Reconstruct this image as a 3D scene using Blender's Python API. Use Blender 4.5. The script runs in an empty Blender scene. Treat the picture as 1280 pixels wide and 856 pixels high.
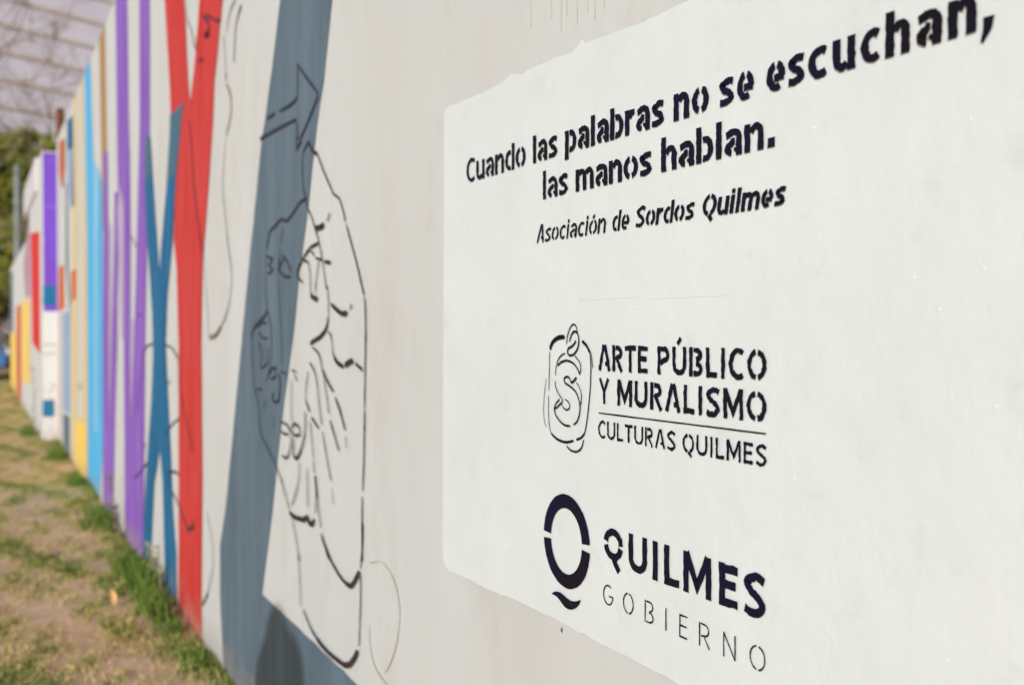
import bpy, math, random
import numpy as np
from mathutils import Vector, Matrix
random.seed(7)
rng = np.random.default_rng(11)
S = bpy.context.scene
COL = S.collection

# ------------------------------------------------------------------ camera
F = 1340.0                       # focal length in photo pixels (photo 1280 wide)
VX, VY = -27.0, 411.0            # vanishing point of the wall
D = 0.75                         # camera to wall face, metres
TH = math.atan((640 - VX) / F)
PITCH = math.atan((428 - VY) / F)
HC = 1.406 * D / math.cos(TH)    # eye height
CAM = Vector((0, D, HC))
fwd = Vector((math.cos(TH) * math.cos(PITCH), -math.sin(TH) * math.cos(PITCH), -math.sin(PITCH)))
right = Vector((-math.sin(TH), -math.cos(TH), 0))
up = right.cross(fwd)
cd = bpy.data.cameras.new('camera')
cam = bpy.data.objects.new('camera', cd)
COL.objects.link(cam)
m = Matrix((right, up, -fwd)).transposed().to_4x4()
m.translation = CAM
cam.matrix_world = m
cd.sensor_width = 36
cd.lens = 36 * F / 1280
cd.clip_start = 0.01
cd.clip_end = 2000
cd.dof.use_dof = True
cd.dof.focus_distance = 1.36
cd.dof.aperture_fstop = 4.3
S.camera = cam

# ------------------------------------------------------------------ light
SUN_AZ, SUN_EL = math.radians(41), math.radians(21)
tosun = Vector((-math.cos(SUN_AZ) * math.cos(SUN_EL), math.sin(SUN_AZ) * math.cos(SUN_EL), math.sin(SUN_EL)))
w = bpy.data.worlds.new("World")
S.world = w
w.use_nodes = True
nt = w.node_tree
bg = nt.nodes['Background']
sky = nt.nodes.new('ShaderNodeTexSky')
sky.sky_type = 'NISHITA'
sky.sun_disc = False
sky.sun_elevation = SUN_EL
sky.sun_rotation = math.atan2(tosun.x, tosun.y)
sky.dust_density = 2.5
nt.links.new(sky.outputs[0], bg.inputs[0])
bg.inputs[1].default_value = 0.15
sl = bpy.data.lights.new('sun', 'SUN')
sl.energy = 4.6
sl.angle = math.radians(0.6)
sl.color = (1.0, 0.985, 0.965)
so = bpy.data.objects.new('sun', sl)
so.rotation_euler = (-tosun).to_track_quat('-Z', 'Y').to_euler()
so.location = (-5, 4, 6)
COL.objects.link(so)
S.view_settings.view_transform = 'Standard'
S.view_settings.look = 'None'
S.view_settings.gamma = 1
S.view_settings.exposure = -0.50
S.cycles.use_denoising = True

# ------------------------------------------------------------------ helpers
def ray(px, py):
    return (fwd + right * ((px - 640) / F) + up * ((428 - py) / F)).normalized()

def hit(px, py, p0, n):
    """point of a real plane seen at a photo pixel"""
    d = ray(px, py)
    return CAM + d * ((Vector(p0) - CAM).dot(Vector(n)) / d.dot(Vector(n)))

def W(px, py):                       # (u, z) on the main wall face (plane y = 0)
    p = hit(px, py, (0, 0, 0), (0, 1, 0))
    return (p.x, p.z)

def U(px, py=VY):
    return W(px, py)[0]

def ZR(r):                           # row ratio -> height on the main wall
    return HC - r * D / math.cos(TH)

def at_depth(px, py, dist):          # a point at a given horizontal distance
    d = ray(px, py)
    return CAM + d * (dist / math.hypot(d.x, d.y))

def srgb(r, g, b):
    f = lambda c: (c / 255 / 12.92) if c / 255 <= 0.04045 else ((c / 255 + 0.055) / 1.055) ** 2.4
    return (f(r), f(g), f(b), 1)

def mat(name, col, rough=0.8, col2=None, scale=6, bump=0.0, bscale=90, spec=0.3, detail=6, stretch=None, lo=0.35, hi=0.7, bdist=0.002, b2=0.0, b2scale=8, speck=None, mud=False):
    M = bpy.data.materials.new(name)
    M.use_nodes = True
    n = M.node_tree.nodes
    L = M.node_tree.links
    b = n['Principled BSDF']
    b.inputs['Roughness'].default_value = rough
    b.inputs['Specular IOR Level'].default_value = spec
    b.inputs['Base Color'].default_value = col
    g = n.new('ShaderNodeNewGeometry')
    vec = g.outputs['Position']
    if col2:
        src = vec
        if stretch:
            mp = n.new('ShaderNodeMapping')
            mp.inputs['Scale'].default_value = stretch
            L.new(vec, mp.inputs[0])
            src = mp.outputs[0]
        nz = n.new('ShaderNodeTexNoise')
        nz.inputs['Scale'].default_value = scale
        nz.inputs['Detail'].default_value = detail
        nz.inputs['Roughness'].default_value = 0.6
        L.new(src, nz.inputs['Vector'])
        cr = n.new('ShaderNodeValToRGB')
        cr.color_ramp.elements[0].position = lo
        cr.color_ramp.elements[1].position = hi
        cr.color_ramp.elements[0].color = col
        cr.color_ramp.elements[1].color = col2
        L.new(nz.outputs[0], cr.inputs[0])
        out = cr.outputs[0]
        if speck:
            n3 = n.new('ShaderNodeTexNoise')
            n3.inputs['Scale'].default_value = speck[1]
            n3.inputs['Detail'].default_value = 8
            n3.inputs['Roughness'].default_value = 0.7
            L.new(src, n3.inputs['Vector'])
            c3 = n.new('ShaderNodeValToRGB')
            c3.color_ramp.elements[0].position = speck[2]
            c3.color_ramp.elements[1].position = speck[3]
            L.new(n3.outputs[0], c3.inputs[0])
            mx = n.new('ShaderNodeMix')
            mx.data_type = 'RGBA'
            L.new(c3.outputs[0], mx.inputs['Factor'])
            L.new(out, mx.inputs['A'])
            mx.inputs['B'].default_value = speck[0]
            out = mx.outputs['Result']
        if mud:      # dried mud splashed up from the ground
            sp = n.new('ShaderNodeSeparateXYZ'); L.new(vec, sp.inputs[0])
            n4 = n.new('ShaderNodeTexNoise'); n4.inputs['Scale'].default_value = 9; n4.inputs['Detail'].default_value = 9
            n4.inputs['Roughness'].default_value = 0.72
            L.new(vec, n4.inputs['Vector'])
            ma = n.new('ShaderNodeMath'); ma.operation = 'MULTIPLY_ADD'      # noise*0.9 - z*1.7
            mz = n.new('ShaderNodeMath'); mz.operation = 'MULTIPLY'; mz.inputs[1].default_value = -1.5
            L.new(sp.outputs['Z'], mz.inputs[0])
            ma.inputs[1].default_value = 1.0
            L.new(n4.outputs[0], ma.inputs[0]); L.new(mz.outputs[0], ma.inputs[2])
            c4 = n.new('ShaderNodeValToRGB')
            c4.color_ramp.elements[0].position = 0.30; c4.color_ramp.elements[1].position = 0.62
            c4.color_ramp.elements[1].color = (.75, .75, .75, 1)
            L.new(ma.outputs[0], c4.inputs[0])
            m4 = n.new('ShaderNodeMix'); m4.data_type = 'RGBA'
            L.new(c4.outputs[0], m4.inputs['Factor']); L.new(out, m4.inputs['A'])
            m4.inputs['B'].default_value = (.36, .29, .22, 1)
            out = m4.outputs['Result']
        L.new(out, b.inputs['Base Color'])
    if bump:
        nb = n.new('ShaderNodeTexNoise')
        nb.inputs['Scale'].default_value = bscale
        nb.inputs['Detail'].default_value = 5
        nb.inputs['Roughness'].default_value = 0.62
        L.new(vec, nb.inputs['Vector'])
        bp = n.new('ShaderNodeBump')
        bp.inputs['Strength'].default_value = bump
        bp.inputs['Distance'].default_value = bdist
        L.new(nb.outputs[0], bp.inputs['Height'])
        last = bp
        if b2:
            n2 = n.new('ShaderNodeTexNoise')
            n2.inputs['Scale'].default_value = b2scale
            n2.inputs['Detail'].default_value = 3
            L.new(vec, n2.inputs['Vector'])
            bq = n.new('ShaderNodeBump')
            bq.inputs['Strength'].default_value = b2
            bq.inputs['Distance'].default_value = 0.01
            L.new(n2.outputs[0], bq.inputs['Height'])
            L.new(bp.outputs[0], bq.inputs['Normal'])
            last = bq
        L.new(last.outputs[0], b.inputs['Normal'])
    return M

def obj(name, verts, faces, material, parent=None, smooth=False):
    me = bpy.data.meshes.new(name)
    me.from_pydata([tuple(v) for v in verts], [], faces)
    me.materials.append(material)
    if smooth:
        me.polygons.foreach_set('use_smooth', [True] * len(me.polygons))
    o = bpy.data.objects.new(name, me)
    COL.objects.link(o)
    if parent is not None:
        o.parent = parent
        if parent.type == 'EMPTY' and parent.get('world_parts'):
            o.matrix_parent_inverse = Matrix.Translation(-parent.location)
    return o

def tag(o, label=None, cat=None, group=None, kind=None):
    if label: o['label'] = label
    if cat: o['category'] = cat
    if group: o['group'] = group
    if kind: o['kind'] = kind
    return o

def thing(name, loc, label, cat, group=None, rz=0, world_parts=False):
    o = bpy.data.objects.new(name, None)
    o.empty_display_size = 0.2
    o.location = loc
    o.rotation_euler.z = rz
    COL.objects.link(o)
    if world_parts:
        o['world_parts'] = True
    return tag(o, label, cat, group)

def copy_tree(o, parent=None):
    c = o.copy()
    COL.objects.link(c)
    c.parent = parent
    for ch in list(o.children):
        copy_tree(ch, c)
    return c

class MB:
    def __init__(s): s.v = []; s.f = []
    def box(s, a, b):
        i = len(s.v)
        (x0, y0, z0), (x1, y1, z1) = a, b
        s.v += [(x0,y0,z0),(x1,y0,z0),(x1,y1,z0),(x0,y1,z0),(x0,y0,z1),(x1,y0,z1),(x1,y1,z1),(x0,y1,z1)]
        s.f += [(i,i+3,i+2,i+1),(i+4,i+5,i+6,i+7),(i,i+1,i+5,i+4),(i+1,i+2,i+6,i+5),(i+2,i+3,i+7,i+6),(i+3,i,i+4,i+7)]
        return s
    def tube(s, pts, rad, n=6):
        pts = [Vector(p) for p in pts]
        base = len(s.v)
        for k, p in enumerate(pts):
            d = (pts[min(k + 1, len(pts) - 1)] - pts[max(k - 1, 0)]).normalized()
            a = d.orthogonal().normalized()
            b = d.cross(a)
            r = rad[k] if isinstance(rad, (list, tuple)) else rad
            for j in range(n):
                t = 2 * math.pi * j / n
                s.v.append(tuple(p + a * math.cos(t) * r + b * math.sin(t) * r))
        for k in range(len(pts) - 1):
            for j in range(n):
                j2 = (j + 1) % n
                s.f.append((base + k*n + j, base + k*n + j2, base + (k+1)*n + j2, base + (k+1)*n + j))
        s.f.append(tuple(base + j for j in range(n))[::-1])
        s.f.append(tuple(base + (len(pts)-1)*n + j for j in range(n)))
        return s
    def build(s, name, material, parent=None, smooth=False):
        return obj(name, s.v, s.f, material, parent, smooth)

# ------------------------------------------------------------------ materials
BUMP = dict(bump=0.22, bscale=80, bdist=0.0018, b2=0.20, b2scale=7, mud=True)
m_plaster = mat('plaster_beige', srgb(200, 205, 206), 0.82, srgb(194, 196, 196), scale=2.2, stretch=(1, 1, 0.35), speck=(srgb(190, 183, 172), 4.0, 0.54, 0.80), **BUMP)
m_panel = mat('panel_white', srgb(216, 224, 226), 0.6, srgb(209, 218, 221), scale=3.5, spec=0.4, speck=(srgb(196, 205, 206), 14, 0.58, 0.85), bump=0.24, bscale=120, bdist=0.0016, b2=0.2, b2scale=10)
def paint(name, c, c2=None, rough=0.68):
    c2 = c2 or tuple(min(255, x * 1.04 + 3) for x in c)
    return mat(name, srgb(*c), rough, srgb(*c2), scale=3.5, stretch=(2.2, 1, 0.4), **BUMP)
m_slate = paint('paint_slate', (84, 103, 118), (102, 121, 136))
m_red = paint('paint_red', (192, 40, 28), (202, 72, 74))
m_teal = paint('paint_teal', (4, 90, 138), (34, 114, 156))
m_purple = paint('paint_purple', (124, 80, 180), (148, 108, 198))
m_violet = paint('paint_violet', (104, 64, 178))
m_cyan = paint('paint_sky_blue', (70, 170, 225), (90, 186, 236))
m_cyanp = paint('paint_pale_blue', (140, 190, 222))
m_cream = paint('paint_cream', (216, 196, 150), (206, 190, 152))
m_yellow = paint('paint_yellow', (228, 196, 98))
m_tan = paint('paint_tan', (165, 130, 82))
m_terra = paint('paint_terracotta', (178, 96, 62))
m_orange = paint('paint_orange', (198, 100, 48))
m_lilac = paint('paint_lilac', (176, 162, 190))
m_pblue = paint('paint_powder_blue', (140, 165, 195))
m_mauve = paint('paint_mauve', (168, 130, 150))
m_dusk = paint('paint_dusk_blue', (66, 104, 126))
m_pink = paint('paint_pink', (202, 178, 176))
m_scarlet = paint('paint_scarlet', (205, 38, 34))
m_ink = mat('stencil_black', srgb(22, 16, 22), 0.65, srgb(18, 16, 48), speck=(srgb(74, 70, 84), 60, 0.64, 0.80), scale=6, spec=0.15, bump=0.2, bscale=130, bdist=0.0012)
m_line = mat('line_black', srgb(44, 37, 42), 0.7, srgb(66, 56, 54), scale=14, spec=0.25, bump=0.2, bscale=130)
m_lined = mat('line_over_slate', srgb(48, 48, 72), 0.7, srgb(60, 62, 84), scale=14, spec=0.25)
m_faint = mat('line_faint', srgb(150, 142, 130), 0.8, srgb(176, 168, 156), scale=14, spec=0.2)
m_drip = mat('rust_drip', srgb(201, 197, 189), 0.8, srgb(199, 199, 195), scale=14, spec=0.2)
m_sideline = mat('line_grey', srgb(112, 106, 100), 0.8, srgb(150, 144, 134), scale=14, spec=0.2)
m_fainttan = mat('line_faint_tan', srgb(202, 195, 182), 0.8, srgb(200, 200, 194), scale=14, spec=0.2)

# ------------------------------------------------------------------ ground
m_ground = mat('dry_soil', srgb(196, 166, 144), 0.95, srgb(164, 144, 100), scale=5.5, detail=8, bump=0.6, bscale=40, bdist=0.01, lo=0.40, hi=0.60, speck=(srgb(178, 156, 120), 22, 0.48, 0.62))
def gz(x, y):
    return 0.012 * math.sin(x * 1.7 + y * 2.1) + 0.010 * math.sin(x * 3.9 - y * 1.3) if -20 < x < 60 else 0
NX, NY = 220, 60
xs = np.concatenate([[-1500, -200, -40], np.linspace(-6, 32, NX), [60, 200, 1500]])
ys = np.concatenate([[-1500, -200, -30], np.linspace(-1.0, 6, NY), [20, 200, 1500]])
gv, gf = [], []
for i, x in enumerate(xs):
    for j, y in enumerate(ys):
        z = gz(x, y)
        if y > 0.25 and y < 6:
            z -= 0.02 * min(1, (y - 0.25) * 2)
        gv.append((x, y, z - 0.005))
for i in range(len(xs) - 1):
    for j in range(len(ys) - 1):
        a = i * len(ys) + j
        gf.append((a, a + len(ys), a + len(ys) + 1, a + 1))
ground = obj('ground', gv, gf, m_ground, smooth=True)
ground['kind'] = 'structure'

# ------------------------------------------------------------------ walls
ZT = ZR(-2.37)                                   # top of the long wall
U0 = U(72)                                       # its far end, where the next wall steps forward
p53 = hit(53, VY, (U0, 0, 0), (1, 0, 0))
Y2 = p53.y                                       # face of the second wall
def H2(px, py): p = hit(px, py, (0, Y2, 0), (0, 1, 0)); return (p.x, p.z)      # second / third wall face
def HR(px, py): p = hit(px, py, (U0, 0, 0), (1, 0, 0)); return (p.y, p.z)      # return face

wall1 = thing('mural_wall', (U0 / 2, -0.1, 0), 'long beige plastered wall in front, painted with colour stripes, a hand drawing and stencilled lettering', 'wall', world_parts=True)
def wall_block(name, x0, x1, y0, y1, z1, parent, material, chips=True, z0=-0.3):
    # front face is gridded so that the top edge is slightly uneven
    n = max(2, int(abs(x1 - x0) / 0.18))
    v, f = [], []
    for i in range(n + 1):
        x = x0 + (x1 - x0) * i / n
        dz = random.uniform(-0.007, 0.004) if chips else 0
        v += [(x, y1, z0), (x, y1, z1 + dz), (x, y0, z1 + dz + random.uniform(-0.004, 0.004)), (x, y0, z0)]
    for i in range(n):
        a = i * 4
        f += [(a, a+1, a+5, a+4), (a+1, a+2, a+6, a+5), (a+2, a+3, a+7, a+6), (a+3, a, a+4, a+7)]
    f += [(0, 3, 2, 1), (n*4, n*4+1, n*4+2, n*4+3)]
    return obj(name, v, f, material, parent)
wall_block('plaster_body', -4.0, U0, -0.22, 0.0, ZT, wall1, m_plaster)

LAY = 0.0009
def sheet(name, pts, material, layer=1, parent=wall1, plane='main', rough=0.004):
    """a coat of paint on a wall face: outline in wall metres, slightly wandering edge"""
    out = []
    n = len(pts)
    for i in range(n):
        a, b = pts[i], pts[(i + 1) % n]
        L = math.hypot(b[0] - a[0], b[1] - a[1])
        k = max(1, min(60, int(L / 0.05)))
        for j in range(k):
            t = j / k
            x = a[0] + (b[0] - a[0]) * t
            z = a[1] + (b[1] - a[1]) * t
            if j and rough:
                x += random.gauss(0, rough * 0.35); z += random.gauss(0, rough * 0.35)
            out.append((x, z))
    y = layer * LAY
    if plane == 'main':
        vs = [(x, y, z) for x, z in out]
    elif plane == 'second':
        vs = [(x, Y2 + y, z) for x, z in out]
    else:
        vs = [(U0 - 0.002 - y, x, z) for x, z in out]
    return obj(name, vs, [tuple(range(len(vs)))], material, parent)

def P(px, py):
    if py == 'T': return (U(px), ZT - 0.006)
    if py == 'B': return (U(px, 600), -0.05)
    return W(px, py)
def stripe(name, pts, material, layer=1, **k):
    return sheet(name, [P(*p) for p in pts], material, layer, **k)

# slate band with its foot
stripe('slate_band', [(351, 0), (340.6, 87), (332, 150), (327.5, 177), (309, 360), (292, 540), (281.8, 640), (275.5, 682), (275.5, 742), (278, 800), (281, 856), (284, 900), (284, 'B'), (520, 'B'), (448, 856), (388, 798), (328, 742),
    (341, 640), (347, 580), (356, 500), (369.5, 400), (375, 340), (386, 260), (396.5, 160), (405.7, 100), (415.8, 0), (424, -90), (428, 'T'), (364, 'T'), (360, -90)], m_slate, 2)
# red Y
stripe('red_fork', [(206.5, 0), (199, -120), (196, 'T'), (222, 'T'), (226, -100), (231, 0), (233.5, 50), (236, 100), (238.5, 132), (240.3, 110), (243, 90), (246.5, 50), (250.3, 0), (256, -80), (262, 'T'), (296, 'T'), (289, -120), (279, 0), (269, 100), (267, 150), (261, 240), (254, 330), (252.3, 430),
    (253.8, 600), (252.5, 740), (252, 'B'), (223.5, 'B'), (223.8, 740), (224, 600), (224, 430), (221.4, 335), (217.8, 300), (219.8, 240), (222, 200), (224, 170), (214, 150), (213.8, 134), (212.4, 100)], m_red, 3)
# blue X
stripe('blue_cross', [(214, 143), (222, 137), (230.5, 128), (228, 150), (219.8, 240), (216.5, 300), (210, 370), (207.7, 430), (211, 500), (214.5, 570), (217, 640), (221, 690), (221, 'B'), (207.5, 'B'), (206, 680), (204, 600), (200.5, 559),
    (197, 585), (193.6, 605), (190, 680), (189.5, 'B'), (178.5, 'B'), (179, 680), (183, 600), (187, 540), (190, 500), (192.2, 440), (191, 390), (187, 330), (184, 290), (182, 230), (182, 185), (185.4, 166), (188.6, 172), (190.5, 200), (193, 240), (197, 300), (200, 343), (203, 300), (208.5, 240), (212.5, 180)], m_teal, 4)
stripe('dusk_blue_tip', [(214, 143), (222, 137), (230.5, 128), (228, 150), (221.6, 216), (217, 222), (209.6, 226), (212.5, 180)], m_dusk, 5)
stripe('dusk_blue_tip', [(182, 185), (185.4, 166), (188.6, 172), (190.5, 200), (191.2, 215), (186, 224), (182, 232), (182, 210)], m_dusk, 5)
# purple letters
stripe('purple_stripe', [(146.8, 'T'), (161, 'T'), (161.6, 150), (162.7, 190), (163.6, 290), (163.6, 380), (163.2, 450), (163.6, 540), (168, 430), (171.5, 300), (173.4, 220), (175.2, 150), (176.8, 'T'), (189.5, 'T'), (188, 150), (184.5, 300), (182, 430), (181, 560), (180, 650), (180, 'B'), (156, 'B'), (156, 560), (155.2, 430), (153, 330), (148, 240), (147, 200)], m_purple, 3)
stripe('purple_stripe', [(130, 190), (135, 190), (136, 300), (136, 430), (136.5, 540), (140, 430), (143, 300), (143.5, 240), (147.5, 240), (148, 320), (147, 430), (144, 540), (142, 'B'), (129, 'B'), (129, 430), (130, 300)], m_purple, 3)
stripe('lilac_strip', [(147.6, 262), (151, 232), (155.2, 262), (155.6, 420), (152, 424), (149, 330)], m_lilac, 4)
stripe('lilac_strip', [(136.4, 280), (139.5, 280), (139.5, 430), (137, 530), (136.2, 430)], m_lilac, 2)
stripe('lilac_strip', [(164.2, 400), (168.6, 400), (167, 470), (164, 545)], m_lilac, 2)
stripe('tan_stripe', [(126, 'T'), (133, 'T'), (134, 190), (134.4, 290), (129, 290), (127, 200)], m_tan, 2)
stripe('sky_blue_stripe', [(107.5, 'T'), (114.5, 'T'), (117, 200), (118, 330), (118.3, 540), (121.5, 540), (121.8, 300), (123.5, 210), (127.6, 230), (128.5, 300), (129, 560), (124, 'B'), (110.5, 'B'), (109.5, 300)], m_cyan, 3)
stripe('pale_blue_stripe', [(117, 200), (123.5, 210), (121.8, 300), (121.5, 540), (118.3, 540), (118, 330)], m_cyanp, 2)
stripe('cream_stripe', [(93, 'T'), (97.5, 'T'), (98, 200), (97, 520), (103, 520), (103.5, 200), (101.5, 'T'), (105.5, 'T'), (108.5, 300), (110, 560), (109, 'B'), (90, 'B'), (89.5, 400), (91, 300)], m_cream, 2)
stripe('yellow_patch', [(95, 526), (108.5, 530), (108.5, 'B'), (95, 'B')], m_yellow, 3)
stripe('terracotta_patch', [(74, 178), (81.5, 172), (82, 205), (80, 232), (77, 236), (74, 215)], m_terra, 2)
stripe('teal_patch', [(84, 152), (91.5, 143), (92, 186), (84, 188)], m_teal, 2)
stripe('powder_blue_patch', [(84, 189), (92, 187), (93, 256), (88, 262), (84.5, 230)], m_pblue, 2)
stripe('slate_strip', [(82.3, 230), (84.2, 230), (85.8, 338), (88.5, 380), (87.5, 392), (82.5, 330)], m_slate, 2)
stripe('orange_patch', [(89, 340), (95.5, 336), (95.5, 372), (90, 378)], m_orange, 3)
stripe('orange_patch', [(73.5, 334), (80, 330), (81, 384), (73, 390)], m_orange, 2)
stripe('powder_blue_patch', [(78.5, 392), (88, 388), (87.5, 518), (79, 512)], m_pblue, 3)
stripe('slate_patch', [(79, 516), (87.5, 521), (87.5, 'B'), (80, 'B')], m_slate, 2)
stripe('pink_strip', [(72.6, 395), (75, 395), (76, 'B'), (72.6, 'B')], m_pink, 2)

# ---- second wall: steps forward, slightly taller; third wall, lower, behind it
EP = U(72)
x2b = H2(37, VY)[0]
z2 = HR(62, 190)[1]
z2b = H2(45, 203)[1]
wall2 = thing('far_wall', ((U0 + x2b) / 2, Y2 - 0.2, 0), 'far wall stepped forward with violet end face and red stripe beside the long wall', 'wall', world_parts=True)
wall_block('plaster_body', U0 + 0.001, x2b, Y2 - 0.6, Y2, z2, wall2, m_plaster)
m_white = mat('white_paint', srgb(206, 206, 214), 0.6, srgb(198, 198, 206), scale=4)
wall_block('white_parapet', U0 + 0.9, x2b + 1.2, Y2 - 0.45, Y2 + 0.02, z2b + 0.02, wall2, m_white, z0=H2(48, 236)[1])
def rsheet(name, px0, px1, py0, py1, material, layer=1):
    a, b = HR(px0, py0), HR(px1, py1)
    return sheet(name, [(a[0], a[1]), (b[0], a[1]), (b[0], max(b[1], -0.05)), (a[0], max(b[1], -0.05))], material, layer, wall2, 'return', rough=0.003)
rsheet('violet_end_face', 53.3, 71.8, 190.5, 389, m_violet, 1)
rsheet('teal_square', 53.6, 69.5, 357, 382, m_teal, 2)
rsheet('teal_square', 53.5, 68.0, 500, 520, m_teal, 2)
rsheet('drawn_line', 53.6, 71, 201, 203.5, m_purple, 3)
rsheet('drawn_line', 53.6, 71, 256.5, 259, m_purple, 3)
rsheet('drawn_line', 53.6, 70, 430, 431.5, m_faint, 2)
rsheet('drawn_line', 53.6, 70, 441, 442.5, m_faint, 2)
def ssheet(name, pts, material, layer=1, parent=wall2):
    return sheet(name, [(H2(*p)[0], max(H2(*p)[1], -0.05)) for p in pts], material, layer, parent, 'second', rough=0.003)
ssheet('scarlet_stripe', [(38.3, 292), (49.5, 289), (50.5, 443), (47, 438), (40.5, 428)], m_scarlet, 1)
ssheet('lilac_strip', [(37.2, 290), (38.2, 289), (39, 372), (37.2, 370)], m_lilac, 1)
x3b = H2(13, VY)[0]
z3 = H2(30, 305)[1]
wall3 = thing('low_wall', ((x2b + x3b) / 2, Y2 - 0.2, 0), 'low farthest wall with yellow and orange stripes near the blue car', 'wall', world_parts=True)
wall_block('plaster_body', x2b + 0.001, x3b, Y2 - 0.25, Y2 - 0.004, z3, wall3, m_plaster)
ssheet('yellow_stripe', [(27, 377), (36.6, 374), (36.8, 480), (28, 478)], m_yellow, 1, wall3)
ssheet('orange_stripe', [(20.5, 384), (26, 380), (26.5, 500), (21, 500)], m_orange, 1, wall3)
ssheet('yellow_stripe', [(13.3, 417), (19.8, 414), (20, 500), (13.3, 500)], m_yellow, 1, wall3)
ssheet('mauve_patch', [(29.5, 332), (36.8, 268), (36.8, 370), (32, 372)], m_mauve, 1, wall3)
ssheet('slate_strip', [(13.3, 340), (16, 338), (16, 414), (13.3, 416)], m_slate, 1, wall3)

# ------------------------------------------------------------------ ribbons: everything drawn or stencilled
def catmull(pts, sub=5):
    if len(pts) < 3: return pts
    out = []
    for i in range(len(pts) - 1):
        p0 = pts[max(i-1, 0)]; p1 = pts[i]; p2 = pts[i+1]; p3 = pts[min(i+2, len(pts)-1)]
        for j in range(sub):
            t = j / sub
            q = []
            for a, b, c, d in zip(p0, p1, p2, p3):
                q.append(0.5 * ((2*b) + (-a + c)*t + (2*a - 5*b + 4*c - d)*t*t + (-a + 3*b - 3*c + d)*t**3))
            out.append(tuple(q))
    out.append(pts[-1])
    return out

def ribbon(pts, wid, jit=0.0, taper=False, con=0.0):
    """2D polyline -> (verts2d, quads) with mitred joins"""
    n = len(pts)
    v, f = [], []
    for i in range(n):
        a = pts[max(i-1, 0)]; b = pts[min(i+1, n-1)]
        p = pts[i]
        d1 = (p[0]-a[0], p[1]-a[1]); d2 = (b[0]-p[0], b[1]-p[1])
        l1 = math.hypot(*d1) or 0; l2 = math.hypot(*d2) or 0
        if l1 < 1e-9: d1, l1 = d2, l2
        if l2 < 1e-9: d2, l2 = d1, l1
        if l1 < 1e-9: d1 = d2 = (1, 0); l1 = l2 = 1
        n1 = (-d1[1]/l1, d1[0]/l1); n2 = (-d2[1]/l2, d2[0]/l2)
        nx, ny = n1[0]+n2[0], n1[1]+n2[1]
        L = math.hypot(nx, ny) or 1
        nx, ny = nx/L, ny/L
        c = max(0.5, nx*n1[0] + ny*n1[1])
        hw = (wid[i] if isinstance(wid, list) else wid) / 2 / c
        if con:
            hw *= 1 - con * abs(ny)
        if taper:
            t = i / max(1, n-1)
            hw *= min(1, 0.7 + 3.2 * min(t, 1 - t))
        a_, b_ = hw + random.gauss(0, jit), hw + random.gauss(0, jit)
        v += [(p[0] + nx*a_, p[1] + ny*a_), (p[0] - nx*b_, p[1] - ny*b_)]
    for i in range(n-1):
        f.append((2*i, 2*i+1, 2*i+3, 2*i+2))
    return v, f

def add_rib(mb, pts, wid, y, jit=0.0, taper=False):
    v, f = ribbon(pts, wid, jit, taper)
    b = len(mb.v)
    mb.v += [(x, y, z) for x, z in v]
    mb.f += [tuple(i + b for i in q) for q in f]

ZOOM = {'A': (240, 0, 4.919), 'B': (290, 160, 4.28), 'C': (290, 340, 4.28), 'D': (290, 500, 4.28), 'E': (230, 640, 3.962),
        'F': (120, 0, 5.333), 'G': (120, 150, 3.057), 'H': (120, 400, 2.853), 'L': (670, 390, 4.505), 'N': (670, 600, 4.755)}
def zp(r, x, y):
    o = ZOOM[r]
    return W(o[0] + x / o[2], o[1] + y / o[2])
def draw(name, strokes, material, layer=5, width=0.007, parent=wall1, smooth=True, jit=0.0004, taper=True):
    mb = MB()
    y = layer * LAY
    for s in strokes:
        reg, k, pts = s
        q = []
        for p in pts:
            if len(p) == 3: q.append(zp(p[0], p[1], p[2]))
            else: q.append(zp(reg, *p))
        if smooth: q = catmull(q, 6)
        # densify so that the brush wobble shows
        add_rib(mb, q, width * k, y, jit, taper)
        y += 0.00004
    return mb.build(name, material, parent)

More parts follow.
